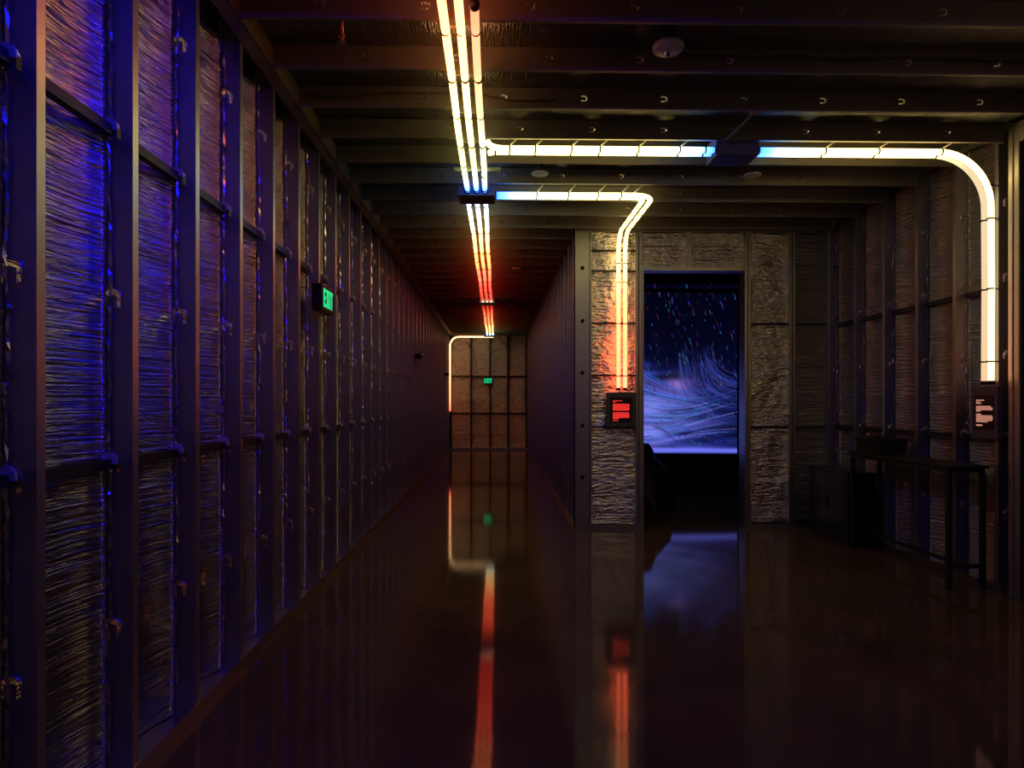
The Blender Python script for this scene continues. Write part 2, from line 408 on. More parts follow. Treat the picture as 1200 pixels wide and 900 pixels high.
# ------------------------------------------------------------------ room behind the doorway
mb = MB(); mb.box(1.13, 1.17, FY+.2, 12.6, 0, 3.64); struct(mb.build('wall_screen_room_left', M['black']))
mb = MB(); mb.box(4.1, 4.14, FY+.2, 12.6, 0, 3.64); struct(mb.build('wall_screen_room_right', M['black']))
mb = MB(); mb.box(1.13, 4.14, 12.6, 12.64, 0, 3.64); struct(mb.build('wall_screen_room_back', M['black']))
mb = MB(); mb.box(1.17, 4.1, FY+.25, 12.6, 3.5, 3.54); struct(mb.build('ceiling_screen_room', M['black']))

# LED screen picture -------------------------------------------------
SY = 11.2
def picture(W, H):
    """aspect: u 0..1 is what the doorway shows, picture spans u -0.35..1"""
    rnd = np.random.RandomState(5)
    u = np.linspace(-.35, 1, W)[None, :].repeat(H, 0); v = np.linspace(0, 1, H)[:, None].repeat(W, 1)  # v down
    img = np.zeros((H, W, 3))
    img[:] = (.003, .0032, .024)
    img += np.exp(-((v-.62)**2)/.06)[..., None]*np.array((.003, .005, .04))
    # lower luminous mass
    edge = .42 + .17*np.clip(u,0,1)**.8 + .03*np.sin(u*9)
    edge = np.where(u > .55, .60 - .10*(u-.55), edge)
    low = 1/(1+np.exp(-(v-edge)/.012))
    low *= np.where(v > .965, 0, 1)
    base = np.zeros_like(img)
    k = np.clip((v-.5)/.45, 0, 1)[..., None]
    left = np.clip(1-u*1.35, 0, 1)[..., None]
    base[:] = (.010, .018, .17)
    base = base*(1-.3*k) + k*np.array((.008, .015, .12)) + left*np.array((.06, .08, .30))*np.clip((v-.45)/.3,0,1)[..., None]
    fl = sum(np.sin(v*f + u*g + p) for f, g, p in ((60, -9, 1), (95, 8, 2), (140, -4, 0), (33, 5, 4)))/4
    base *= (np.clip(1+.9*fl, .25, 2)*(1-.5*np.clip(u, 0, 1)))[..., None]
    img = img*(1-low[..., None]) + base*low[..., None]
    # head-like mauve dome, reclining pale shapes and dark arcs
    def blob(cu, cv, ru, rv, col, a=1., p=2.):
        nonlocal img
        d = ((u-cu)/ru)**2+((v-cv)/rv)**2; w = (a*np.exp(-d**p))[..., None]; img = img*(1-w)+np.array(col)*w
    blob(.39, .575, .13, .05, (.20, .12, .46), .95, 1.5)
    blob(.36, .525, .15, .028, (.02, .015, .06), .8, 1.2)
    blob(.12, .70, .26, .07, (.16, .19, .66), .75, 1.)
    blob(.18, .63, .3, .015, (.06, .05, .2), .5, 1.)
    blob(.05, .84, .20, .045, (.20, .20, .70), .7, 1.)
    blob(.55, .80, .3, .03, (.11, .12, .5), .5, 1.)
    blob(.62, .91, .3, .02, (.02, .03, .28), .6, 1.)
    def stroke(pts, col, w, a):
        nonlocal img
        for (pu, pv) in pts:
            x = (pu+.35)/1.35*(W-1); y = pv*(H-1)
            x0, x1 = int(max(0, x-w-1)), int(min(W, x+w+2)); y0, y1 = int(max(0, y-w-1)), int(min(H, y+w+2))
            if x0 >= x1 or y0 >= y1: continue
            yy, xx = np.mgrid[y0:y1, x0:x1]
            g = (a*np.exp(-((xx-x)**2+(yy-y)**2)/(w*w)))[..., None]
            img[y0:y1, x0:x1] = img[y0:y1, x0:x1]*(1-g)+np.array(col)*g
    # sweeping strands from the left
    for q in range(34):
        o = rnd.uniform(0, .22); c = rnd.uniform(.4, 1)
        col = np.array(((.07, .12, .62), (.12, .12, .6), (.03, .16, .8), (.22, .16, .62))[q % 4])*c
        pts = [(-.3+t*1.0, .33+o*.75+.30*t**.75+.05*math.sin(3*t+o*9)) for t in np.linspace(0, .85+o, 130)]
        stroke(pts, col, rnd.uniform(.6, 1.2), .35)
    # strands swirling down then out to the right (bowl shape)
    for q in range(75):
        o = rnd.uniform(0, 1); c = rnd.uniform(.2, .75)
        col = np.array(((.05, .08, .5), (.09, .10, .5), (.03, .10, .55), (.15, .10, .5), (.06, .08, .6))[q % 5])*c
        x0, y0 = .38+.38*o, .32+.14*rnd.uniform(0, 1)
        pts = []
        for t in np.linspace(rnd.uniform(0, .2), rnd.uniform(.7, 1), 110):
            pts.append((x0+.02*t+.55*t**2.4, y0+(.32-.10*o)*(1-(1-t)**1.9)-.02*t*t))
        stroke(pts, col, rnd.uniform(.5, 1.0), .32)
    for q in range(90):
        o = rnd.uniform(0, 1); c = rnd.uniform(.4, 1.1)
        col = np.array(((.1, .14, .65), (.2, .18, .65), (.03, .25, .6), (.02, .02, .2), (.03, .04, .3))[q % 5])*c
        v0 = .62+.30*o; u0 = rnd.uniform(-.3, .6)
        pts = [(u0+t*rnd.uniform(.98, 1.02), v0+.05*math.sin(2.2*(u0+t)+o*3)-.11*(1-o)*max(0, u0+t-.4)) for t in np.linspace(0, rnd.uniform(.2, .6), 70)]
        stroke(pts, col, rnd.uniform(.5, 1.0), .35)
    # dark arc over pale shape
    stroke([(.0+.42*t, .83-.03*math.sin(t*3)+.13*t*t) for t in np.linspace(.3, 1, 60)], (.05, .05, .2), 2.0, .25)
    # glowing bottom edge
    w = np.exp(-((v-.945-.010*u)/.015)**2)[..., None]*.75; img = img*(1-w)+np.array((.16, .17, .9))*w
    img *= .85
    # falling sparks
    for q in range(560):
        pu, pv = rnd.uniform(-.33, 1), rnd.uniform(0, 1)**1.15*.62
        if rnd.rand() < .3: pv = rnd.uniform(.5, .95)
        L = rnd.uniform(.006, .035)*(1 if pv < .6 else .5); c = rnd.uniform(.1, .85)**2.2
        col = np.array(((.08, .12, .9), (.05, .35, .6), (.1, .5, .15), (.5, .08, .08), (.06, .1, .8), (.25, .15, .7), (.08,.1,.9), (.05,.3,.7))[rnd.randint(8)])*c
        sl = .45+.35*pv if pv < .6 else 3
        stroke([(pu+sl*L*t*1.0, pv+L*t) for t in np.linspace(0, 1, 10)], col, .42, .8)
    lum = img[..., 2:3]; img = img*np.clip((lum/.16)**.45, .3, 1.6)
    # LED pixel mesh
    img *= (1-.10*(np.arange(H) % 3 == 0))[:, None, None]*(1-.10*(np.arange(W) % 3 == 0))[None, :, None]
    img *= np.where(v > .972, .03, 1)[..., None]
    return np.clip(img, 0, 2)
W_, H_ = 216, 290
img = picture(W_, H_)
mb = MB()
sx0, sx1 = 1.80, 3.895; sz0, sz1 = .565, 3.40
# u=0 lies where the doorway's left edge cuts the screen, u=1 is the screen's right end
U0, U1 = 2.35, 3.895
xs = [U0+(U1-U0)*(-.35+1.35*i/(W_-1)) for i in range(W_)]
zs = [sz1-(sz1-sz0)*j/(H_-1) for j in range(H_)]
for j in range(H_):
    for i in range(W_): mb.v.append((xs[i], SY, zs[j])); mb.c.append(tuple(float(t) for t in img[j, i]))
for j in range(H_-1):
    for i in range(W_-1): a = j*W_+i; mb.f.append((a, a+W_, a+W_+1, a+1))
scr = empty('led_video_wall', (2.85, SY, 0)); tag(scr, 'large LED video wall glowing with blue and violet swirls, seen through the doorway', 'screen')
o = mb.build('picture', M['screen'], scr); o.location = (-2.85, -SY, 0)
mb = MB(); mb.box(xs[0]-.02-2.85, xs[-1]+.02-2.85, .005, .10, sz0-.02, sz1+.02); bevel(mb.build('cabinet_frame', M['black'], scr))
mb = MB(); mb.box(xs[0]-2.85, xs[-1]-2.85, .0, .35, 0, sz0-.02); bevel(mb.build('plinth', M['black'], scr))
mb = MB(); mb.tube([(1.165, 10.6, 3.19), (4.105, 10.6, 3.19)], .03, 12)
for x in (1.6, 2.6, 3.7): mb.tube([(x, 10.6, 3.19), (x, 10.6, 3.505)], .012, 8)
tag(mb.build('lighting_bar', M['black'], None, True), 'black horizontal bar crossing in front of the top of the glowing screen', 'bar')

# dark heap at the doorway's left
rnd = np.random.RandomState(3); mb = MB(); N1, N2 = 36, 20
for i in range(N2+1):
    for k in range(N1):
        a = 2*PI*k/N1; t = i/N2; ph = t*PI/2
        r = math.cos(ph)**.6; x = r*math.cos(a); y = r*math.sin(a)
        bump = 1+.07*math.sin(5*a+3*t)+.05*math.sin(9*a-7*t)
        hgt = 1.0*(math.sin(ph)**1.1)*(1-.42*x+.05*math.sin(14*x+2)+.03*math.sin(31*x))
        mb.v.append((.52*x*bump, .42*y*bump, max(0, hgt)*.98))
for i in range(N2):
    for k in range(N1): a = i*N1+k; b2 = i*N1+(k+1)%N1; mb.f.append((a, b2, b2+N1, a+N1))
o = mb.build('draped_heap', M['black'], None, True); o.location = (1.86, 9.75, 0); o.scale = (1.2, 1, 1.08)
tag(o, 'low black heap silhouetted against the bottom left corner of the glowing screen', 'heap')
mb = MB(); rnd = random.Random(8)
pts = []
for k in range(140):
    t = k/139; a = t*2*PI*3.3
    pts.append((.13*math.cos(a)*(1-.4*t)+.05*math.sin(a*2.3), .05*math.sin(a*1.7), .03+.27*abs(math.sin(a*.5))+.12*t+.10*math.sin(a)*.5+.05))
mb.tube(pts, .006, 6); o = mb.build('coiled_cable', simple('grey_cable', (.16, .15, .15), .4), None, True); o.location = (1.96, 9.22, -.03)
tag(o, 'tangled dark grey cable loops on the floor just inside the doorway', 'cable')

# ------------------------------------------------------------------ light tubes
R = .0225
def lerp(stops, t):
    if t <= stops[0][0]: return stops[0][1]
    for (a, ca), (b2, cb) in zip(stops, stops[1:]):
        if t <= b2:
            k = (t-a)/(b2-a); k = k*k*(3-2*k)
            return tuple(x+(y-x)*k for x, y in zip(ca, cb))
    return stops[-1][1]
def resample(pts, step=.05):
    pts = [Vector(p) for p in pts]; out = [pts[0]]; s = [0.]; tot = 0
    for a, b2 in zip(pts, pts[1:]):
        L = (b2-a).length; n = max(1, int(L/step))
        for k in range(1, n+1): out.append(a+(b2-a)*k/n); s.append(tot+L*k/n)
        tot += L
    return out, s, tot
def arc(c, a, b2, r, n=12):
    """quarter bend centred on c, from direction a to direction b2"""
    a = Vector(a); b2 = Vector(b2); c = Vector(c)
    return [c + a*r*math.cos(t*PI/2/n) + b2*r*math.sin(t*PI/2/n) for t in range(n+1)]
def ring(parent, p, t, off, r=R+.005, w=.006):
    mb = MB(); p = Vector(p)-Vector(off); t = Vector(t).normalized()
    mb.tube([p-t*w, p-t*w*.5, p+t*w*.5, p+t*w], [r-.001, r, r, r-.001], 12)
    mb.build('tie', M['rubber'], parent)
def light_tube(name, pts, stops, key, label, group=None, ties=(), caps=(True, True), gain=1., step=.06, cat='light tube', capmat='rubber'):
    """stops: colour along the tube by key(point, s)"""
    P, s, tot = resample(pts, step)
    base = P[0].copy()
    t = empty(name, base); tag(t, label, cat, group)
    cols = [tuple(gain*c for c in lerp(stops, key(p, d))) for p, d in zip(P, s)]
    mb = MB(); mb.tube([p-base for p in P], R, 14, cols, cap=True); mb.build('glowing_sleeve', M['tube'], t, True)
    for q in ties:
        # q: (point, direction)
        ring(t, q[0], q[1], base)
    for end, flag in ((0, caps[0]), (-1, caps[1])):
        if flag:
            a = P[end]; d = (P[0]-P[1]) if end == 0 else (P[-1]-P[-2]); d.normalize()
            mb = MB(); mb.tube([a-base, a-base+d*.03], R+.004, 14); mb.build('end_cap', M[capmat], t, True)
    return t

TX = (-.272, -.190, -.110); TZ = 3.45
near_stops = [(-.35, (.1, .1, 8)), (.8, (.1, .1, 12)), (1.25, (.1, .2, 50)), (2.2, (.1, .2, 66)), (2.5, (.5, .1, 9)), (2.85, (4.5, .3, .4)), (3.35, (9, 1.8, .6)), (3.9, (8, 2.9, .8)),  # blue-to-red stretch out of view, added for the left wall's blue light
              (4.7, (4.5, 3.4, 1.0)), (5.6, (3.6, 3.4, .9)), (6.1, (2.8, 3.3, 1.6)), (6.28, (.9, 2.2, 6)), (6.46, (.12, .55, 6))]
third_stops = [(3.35, (2.6, .55, .25)), (3.9, (2.0, .8, .38)), (4.7, (2.4, 1.35, .6)), (5.3, (3, 2.5, 1.2)), (6.1, (2.8, 3.3, 1.6)), (6.28, (.9, 2.2, 6)), (6.46, (.12, .55, 6))]
wob = lambda y, k: (.004*math.sin(y*2.1+k), .004*math.cos(y*5.7+k))
def straight(y0, y1, x, k, n=40):
    return [(x+wob(y0+(y1-y0)*i/n, k)[0], y0+(y1-y0)*i/n, TZ+wob(y0+(y1-y0)*i/n, k)[1]) for i in range(n+1)]
names3 = ('left', 'middle', 'right')
ky = lambda p, d: p.y
for k, x in enumerate(TX):
    y0 = -.45 if k < 2 else 3.44
    ties = [((x, y+.02, TZ), (0,1,0)) for y in JY if y0+.1 < y < 6.4] + [((x, 5.76, TZ), (0,1,0)), ((x, 6.02, TZ), (0,1,0))]
    ties = [q for q in ties if q[0][1] > 2.5]
    light_tube('light_tube', straight(y0, 6.462, x, k), near_stops if k < 2 else third_stops, ky,
               ('leftmost of the three thick overhead light tubes, pale yellow, entering the near hub box',
                'middle of the three thick overhead light tubes running into the near hub box',
                'peach overhead light tube with a black end cap, rightmost beside the middle one')[k], None, ties, (False if k < 2 else True, False), step=.08)
mid_stops = [(6.77, (.5, 1.2, 5)), (6.95, (2.5, 3.2, 4)), (7.4, (4.2, 3.6, 1.8)), (8.4, (5, 2.4, .75)), (9.4, (6.5, 1.2, .32)), (10.8, (6, .45, .2)), (11.8, (4.5, .18, .1)), (13.2, (3.2, .12, .06)), (13.55, (2.5, .3, .2)), (13.62, (5, 3, 2))]
far_stops = [(14.0, (.25, .02, .015)), (14.6, (1.2, .07, .04)), (15.4, (4.5, .3, .12)), (17.0, (5, .6, .2)), (18.3, (5, 1.3, .42)), (19.5, (4.2, 2.4, .75)), (20.1, (3, 3., 1.2)), (20.5, (.8, 1.4, 3.5))]
for k, x in enumerate(TX):
    light_tube('light_tube', straight(6.765, 13.62, x, k+3), mid_stops, ky,
               '%s of three thin tubes fading yellow to red beyond the near hub box' % names3[k], None,
               [((x, y+.02, TZ), (0,1,0)) for y in JY if 6.9 < y < 13.4], (False, False), step=.1)
    light_tube('light_tube', straight(13.98, 20.50, x, k+6), far_stops, ky,
               '%s of the farthest overhead tubes, red turning yellow at the end wall' % names3[k], None,
               [((x, y+.02, TZ), (0,1,0)) for y in JY if 14.1 < y < 20.4 and int(y*10) % 2], (False, False), step=.1)

# cross bars that carry the tubes under each joist
mb = MB(); mb.box(-.305, -.075, -.012, .012, -.012, .012); CB = mb.mesh('mounting_bar', M['joist'])
kbar = 0
for y in JY:
    if 2.5 < y < 20.3:
        o = put('mounting_bar', CB, None, (0, y+.022, 3.487)); kbar += 1
        tag(o, 'short steel mounting bar fixed under a joist above the three corridor light tubes', 'bracket', 'mounting bars carrying the corridor light tubes')
mb = MB(); mb.box(-.37, .035, 5.955, 5.995, 3.475, 3.5); o = bevel(mb.build('mounting_rail', simple('olive_rail', (.35, .35, .22), .4)))
tag(o, 'pale olive cross rail above the three tubes just before the near hub box', 'bracket')

def hub(x0, x1, y0, y1, z0, z1, label, ports=()):
    cx, cy = (x0+x1)/2, (y0+y1)/2
    t = empty('hub_box', (cx, cy, z0)); tag(t, label, 'junction box')
    mb = MB(); mb.box(x0-cx, x1-cx, y0-cy, y1-cy, 0, z1-z0); bevel(mb.build('housing', M['box_navy'], t), .004)
    mb = MB(); mb.box(x0-cx+.015, x1-cx-.015, y0-cy+.015, y1-cy-.015, -.003, .002); mb.build('cover_plate', M['black_gloss'], t)
    if z1 < 3.5:
        mb = MB(); mb.box(-.03, .03, -.03, .03, z1-z0, 3.646-z0); mb.build('hanger', M['box_navy'], t)
    for p, d in ports:
        p = Vector(p)-Vector((cx, cy, z0)); d = Vector(d)
        mb = MB(); mb.tube([p, p+d*.012], R+.007, 16); mb.build('port_collar', M['black_gloss'], t, True)
    return t
hub(-.356, -.016, 6.465, 6.765, 3.41, 3.498, 'dark hub box hanging over the corridor, lit blue where three thick tubes enter',
    [((x, 6.467, TZ), (0,-1,0)) for x in TX] + [((x, 6.763, TZ), (0,1,0)) for x in TX] + [((-.018, 6.57, TZ), (1,0,0)), ((-.018, 6.65, TZ), (1,0,0))])
hub(1.70, 2.035, 5.352, 5.62, 3.41, 3.56, 'dark hub box between the two halves of the crosswise tubes', [((1.702, y, TZ), (-1,0,0)) for y in (5.38, 5.45)] + [((2.033, y, TZ), (1,0,0)) for y in (5.38, 5.45)])
hub(-.37, -.03, 20.50, 20.80, 3.41, 3.498, 'small dark hub box at the far end of the corridor ceiling', [((x, 20.502, TZ), (0,-1,0)) for x in TX])
hub(-.34, -.04, 13.64, 13.96, 3.42, 3.498, 'dim dark coupler box midway along the corridor tubes', [((x, 13.642, TZ), (0,-1,0)) for x in TX])

def brackets(parent, items, base):
    """clear strap from tube up to the joist in front: (x, y, z, joist y)"""
    for (a, b2) in items:
        mb = MB(); a = Vector(a)-base; b2 = Vector(b2)-base; d = (b2-a); w = Vector((.008, 0, 0)); th = d.cross(w).normalized()*.0015
        mb.quad(a-w-th, a+w-th, b2+w-th, b2-w-th); mb.quad(a-w+th, b2-w+th, b2+w+th, a+w+th)
        mb.quad(a-w-th, b2-w-th, b2-w+th, a-w+th); mb.quad(a+w-th, a+w+th, b2+w+th, b2+w-th)
        mb.build('hanger_strap', M['clear'], parent)

# crosswise run with two tubes, from the third corridor tube to the right wall
YA, YB = 5.375, 5.45
run1_stops = [(-.1, (2.8, 2.5, 1.0)), (.3, (5.2, 4.3, 1.3)), (1.3, (5.2, 4.4, 1.3)), (1.5, (2.2, 3.4, 3.8)), (1.62, (.5, 1.7, 5)), (1.70, (.1, .5, 5))]
run1b_stops = [(2.03, (.1, .5, 5)), (2.12, (.4, 1.5, 5)), (2.26, (2.2, 3.4, 3.8)), (2.5, (5.2, 4.2, 1.35)), (3.3, (5.4, 3.9, 1.2)), (3.9, (5.2, 3.6, 1.2))]
tie_x1 = [-.01, .10, .30, .58, .80, 1.10, 1.42, 1.62]
tie_x2 = [2.56, 2.98, 3.48]
for k, y in enumerate((YA, YB)):
    if k == 0: pts = arc((.06, 5.25, TZ), (-1,0,0), (0,1,0), .125, 10) + [(1.695, y, TZ)]
    else: pts = [(-.060, 5.475, TZ), (-.02, y, TZ), (1.695, y, TZ)]
    P = pts
    t = light_tube('light_tube', P, run1_stops, lambda p, d: p.x, ('nearer crosswise tube curving out of the third corridor tube to the middle hub box',
        'farther of the two crosswise tubes from the corridor to the middle hub box')[k], None,
        [((x, y, TZ), (1,0,0)) for x in tie_x1], (False, False), gain=(1, 1)[k])
    if k == 0: brackets(t, [((x, y, TZ+R), (x+.05, 5.33, 3.502)) for x in tie_x1[1:-1]], t.location)
rc = .42; XR = 3.875
ks = lambda p, d: (p.x if p.z > 3.2 else 3.95+(3.2-p.z))
b_stops = run1b_stops + [(4.1, (3.4, 2.4, .95)), (4.9, (3.6, 2.0, .9)), (5.4, (4.6, 2.1, 1.0)), (5.6, (4.6, 1.9, .9))]
for k, y in enumerate((YA, YB)):
    dd = .0
    pts = [(2.033, y, TZ), (XR-rc, y, TZ)] + [tuple(p) for p in arc((XR-rc, y, TZ-rc), (0,0,1), (1,0,0), rc, 14)][1:] + [(XR+.004, y, 2.4), (XR, y, 1.66)]
    st = b_stops if k == 0 else run1b_stops[:-1] + [(3.75, (.95, .74, .42)), (4.9, (.95, .68, .38)), (5.6, (.95, .62, .34))]
    t = light_tube('light_tube', pts, st, ks, ('brighter nearer tube bending down the right wall to the wall screen', 'dimmer farther tube bending down the right wall, left of the bright one')[k],
        None, [((x, y, TZ), (1,0,0)) for x in tie_x2] + [((XR-.005, y, z), (0,0,1)) for z in (3.19, 2.93, 2.38, 1.81)], (False, True), gain=1.)
    if k == 0:
        brackets(t, [((x, y, TZ+R), (x+.05, 5.33, 3.502)) for x in tie_x2], t.location)
        for z in (3.19, 2.93, 2.38, 1.81):
            mb = MB(); mb.box(XR-.03-t.location.x, 3.93-t.location.x, 5.372-t.location.y, 5.456-t.location.y, z-.003-t.location.z, z+.003-t.location.z) if False else mb.box(XR+R-t.location.x, 3.935-t.location.x, YA-.008-t.location.y, YA+.008-t.location.y, z-.003-t.location.z, z+.004-t.location.z)
            mb.build('wall_tie', M['rubber'], t)

# second crosswise pair: from the near hub box, turning to the doorway wall and down it
run2_stops = [(0, (.12, .6, 6)), (.09, (.5, 1.8, 6)), (.22, (2.8, 4., 4.6)), (.45, (4.0, 3.9, 1.6)), (1.2, (3.8, 3.5, 1.15)), (1.7, (3.8, 3.1, 1.0)), (3.1, (3.6, 2.4, .85)), (3.7, (5.2, 1.1, .4)), (4.2, (6.5, .85, .3)), (4.8, (7.2, .85, .4))]
for k, (y, xe) in enumerate(((6.57, 1.497), (6.65, 1.420))):
    r2 = .12+(.077 if k == 0 else 0); xe_, ye = xe, 8.085
    # k=0: nearer tube turns on the outside
    pts = [(-.0, y, TZ), (xe-r2, y, TZ)] + [tuple(p) for p in arc((xe-r2, y+r2, TZ), (0,-1,0), (1,0,0), r2, 10)][1:]
    r3 = .22
    pts += [(xe, ye-r3, TZ)] + [tuple(p) for p in arc((xe, ye-r3, TZ-r3), (0,0,1), (0,1,0), r3, 10)][1:] + [(xe, ye, 1.655)]
    ties = [((x, y, TZ), (1,0,0)) for x in (.38, .68, .96, 1.18)] + [((xe, yy, TZ), (0,1,0)) for yy in (6.95, 7.2, 7.5, 7.75)] + [((xe, ye, z), (0,0,1)) for z in (3.1, 2.88, 2.40, 1.79)]
    t = light_tube('light_tube', pts, run2_stops, lambda p, d: d, ('right of the two tubes dropping beside the doorway above the red wall screen', 'left of the two tubes dropping beside the doorway above the red wall screen')[k],
        None, ties, (False, True))
    if k == 0: brackets(t, [((x, y, TZ+R), (x+.05, 6.44, 3.502)) for x in (.38, .68, .96, 1.18, 1.3)], t.location)
    for z in (3.1, 2.40, 1.79):
        mb = MB(); mb.box(-.01, .01, 0, .07, -.003, .003); o = mb.build('wall_tie', M['rubber'], t); o.location = Vector((xe, ye, z))-t.location

# far tube down the left wall
pts = [(-.10, 20.84, TZ-.03), (-1.12, 20.84, TZ-.03)] + [tuple(p) for p in arc((-1.12, 20.84, TZ-.30), (0,0,1), (-1,0,0), .27, 10)][1:] + [(-1.39, 20.84, 1.20)]
light_tube('light_tube', pts, [(0, (3.6, 2.2, 1.0)), (1.2, (3.4, 1.8, .8)), (2.2, (3.4, 1.3, .55)), (3.0, (3., .9, .35)), (3.4, (3., .35, .15))], lambda p, d: d,
           'distant single tube along the end of the corridor bending down the left wall', None, [((-.6, 20.84, TZ-.03), (1,0,0))], (False, True))

# bent tube added out of view on the near right wall to brighten the joists
pts = [(3.30, 1.25, TZ)] + [tuple(p) for p in arc((XR-rc, 1.25, TZ-rc), (0,0,1), (1,0,0), rc, 14)] + [(XR, 1.25, 1.66)]
light_tube('light_tube', pts, [(0, (13, 9, 5)), (1.2, (13, 8.6, 4.6)), (2.4, (13, 8, 4))], lambda p, d: d, 'added bent tube out of view on the near right wall, brightening the joists', None, (), (True, True))
mb = MB(); mb.box(-.01, .055, -.01, .01, -.004, .004); o = mb.build('wall_tie', M['rubber'], bpy.data.objects['light_tube.016']); o.location = Vector((XR, 1.25, 2.4))-bpy.data.objects['light_tube.016'].location
t = bpy.data.objects['light_tube.015']
for z in (3.0, 2.4, 1.8):
    mb = MB(); mb.box(-.05, .0, -.01, .01, -.004, .004); o = mb.build('wall_tie', M['rubber'], t); o.location = Vector((-1.39, 20.84, z))-t.location

# ------------------------------------------------------------------ wall screens
def wall_screen(loc, rz, w, h, sw, sh, lines, tm, label):
    t = empty('wall_screen', loc, rz); tag(t, label, 'screen')
    mb = MB(); mb.box(-w/2, w/2, -.02, .035, 0, h); bevel(mb.build('housing', M['grey_box'], t), .006)
    mb = MB(); mb.box(-sw/2, sw/2, -.024, -.019, (h-sh)/2, (h+sh)/2); mb.build('display', M['black_gloss'], t)
    rnd = random.Random(2); mb = MB(); top = (h+sh)/2-.022
    for (y, ln, th) in lines:
        x = -sw/2+.028
        end = x+ln
        while x < end-.004:
            ww = min(rnd.uniform(.010, .032), end-x); mb.box(x, x+ww, -.026, -.0245, top-y-th, top-y); x += ww+.0035
    mb.build('text', M[tm], t)
    return t
L1 = [(0.012, .11, .008), (.026, .04, .008)] + [(.052+.0135*k, .195 if k % 3 else .19, .0105) for k in range(6)] + [(.151+.0135*k, .197 if k % 2 else .185, .0105) for k in range(5)] + [(.218, .07, .0105), (.241, .06, .009)]
wall_screen((1.452, FY-.035, 1.197), 0, .344, .404, .25, .285, L1, 'red_text', 'square wall screen with red text beside the doorway')
L2 = [(0.012, .09, .009), (.028, .045, .007), (.038, .06, .007)] + [(.062+.012*k, (.165, .185, .185, .05)[k], .009) for k in range(4)] + [(.125+.0115*k, (.06, .18, .19, .185, .18, .13)[k], .0085) for k in range(6)] + [(.21, .07, .012)]
wall_screen((3.895, 5.455, 1.20), -PI/2, .30, .42, .22, .27, L2, 'pale_text', 'wall screen with pale pinkish text on the right wall below the bent tubes')

# ------------------------------------------------------------------ exit signs
def letters(h, w, gap, d):
    mb = MB(); t = h*.19; x = 0
    mb.box(x, x+t, -d, 0, 0, h)
    for z in (0, (h-t)/2, h-t): mb.box(x+t, x+w, -d, 0, z, z+t)
    x += w+gap
    mb.prism([(x,0),(x+t*1.1,0),(x+w*1.05,h),(x+w*1.05-t*1.1,h)], 'y', -d, 0); mb.prism([(x,h),(x+w*1.05-t*1.1,0),(x+w*1.05,0),(x+t*1.1,h)], 'y', -d-.0006, -.0002)
    x += w*1.05+gap
    mb.box(x, x+t, -d, 0, 0, h); x += t+gap
    mb.box(x, x+w, -d, 0, h-t, h); mb.box(x+w/2-t/2, x+w/2+t/2, -d, 0, 0, h-t); x += w
    return mb, x
def exit_sign(loc, rz, w, h, dep, label):
    t = empty('exit_sign', loc, rz); tag(t, label, 'exit sign')
    mb = MB(); mb.box(-w/2, w/2, 0, dep, 0, h); bevel(mb.build('housing', M['black_gloss'], t), .005)
    mb = MB(); mb.box(-w/2+.012, w/2-.012, -.002, .002, .012, h-.012); mb.build('face_plate', M['black'], t)
    mb, L = letters(h*.68, w*.19, w*.045, .004); o = mb.build('letters', M['green'], t); o.location = (-L/2, -.002, h*.16)
    return t
exit_sign((-1.35, 5.60, 2.205), PI/2, .37, .21, .08, 'green lit exit sign high on the left wall near the camera')
exit_sign((-.262, 21.40, 2.02), 0, .30, .21, .05, 'tiny green lit exit sign on the far end wall')
mb = MB(); mb.box(-.19, -.17, 21.40, 21.45, 2.1, 2.16)

# ------------------------------------------------------------------ small wall cameras
for k, (y, z) in enumerate(((12.25, 2.29), (19.1, 2.24))):
    t = empty('wall_speaker', (-1.43, y, z)); tag(t, ('small black device on the left wall halfway along the corridor', 'small black device on the left wall near the corridor end')[k], 'wall device')
    mb = MB(); mb.box(0, .02, -.04, .04, -.04, .04); mb.build('base_plate', M['black'], t)
    mb = MB(); mb.tube([(.02, 0, 0), (.05, -.01, 0)], .02, 10); mb.tube([(.075, -.10, -.01), (.075, .08, .01)], [.055, .06], 14); mb.build('body', M['black_gloss'], t, False)

# ------------------------------------------------------------------ ceiling fittings
t = empty('smoke_detector', (.985, 3.98, 3.638)); tag(t, 'round off-white smoke detector with a small clear lens on the near ceiling', 'smoke detector')
mb = MB(); mb.lathe([(.03, -.08), (.085, -.09), (.09, -.105), (.082, -.125), (.04, -.135), (.0005, -.135)], 0, 0, 32); mb.build('body', M['white'], t, False)
mb = MB(); mb.tube([(0, 0, .008), (0, 0, -.085)], .045, 16); mb.build('mount', M['black'], t, True)
mb = MB(); mb.lathe([(.022, -.134), (.022, -.142), (.014, -.155), (.0005, -.158)], 0, 0, 16); mb.build('lens', simple('clear_lens', (.6,.6,.6), .08, .9), t, True)
for k, (x, y, lab) in enumerate(((.382, 6.13, 'pale ceiling disc between the two crosswise tube pairs near the corridor'), (2.27, 6.13, 'pale ceiling disc beyond the middle hub box'),
                             (.31, 10.52, 'pale ceiling disc to the right of the corridor tubes, nearest of that row'), (.33, 14.4, 'small pale ceiling disc right of the corridor tubes, midway down'), (.33, 19.2, 'tiny pale ceiling disc right of the far hub box'))):
    t = empty('sprinkler_cover', (x, y, 3.638)); tag(t, lab, 'sprinkler')
    mb = MB(); mb.lathe([(.072, -.128), (.075, -.134), (.07, -.141), (.0005, -.143)], 0, 0, 28); mb.build('cover_disc', M['white'], t, False)
    mb = MB(); mb.tube([(0,0,.012), (0,0,-.13)], .02, 12); mb.build('stem', M['dark_steel'], t, True)
t = empty('pendant_sprinkler', (-.85, 3.84, 3.638)); tag(t, 'short coppery rod hanging from the ceiling left of the light tubes', 'sprinkler')
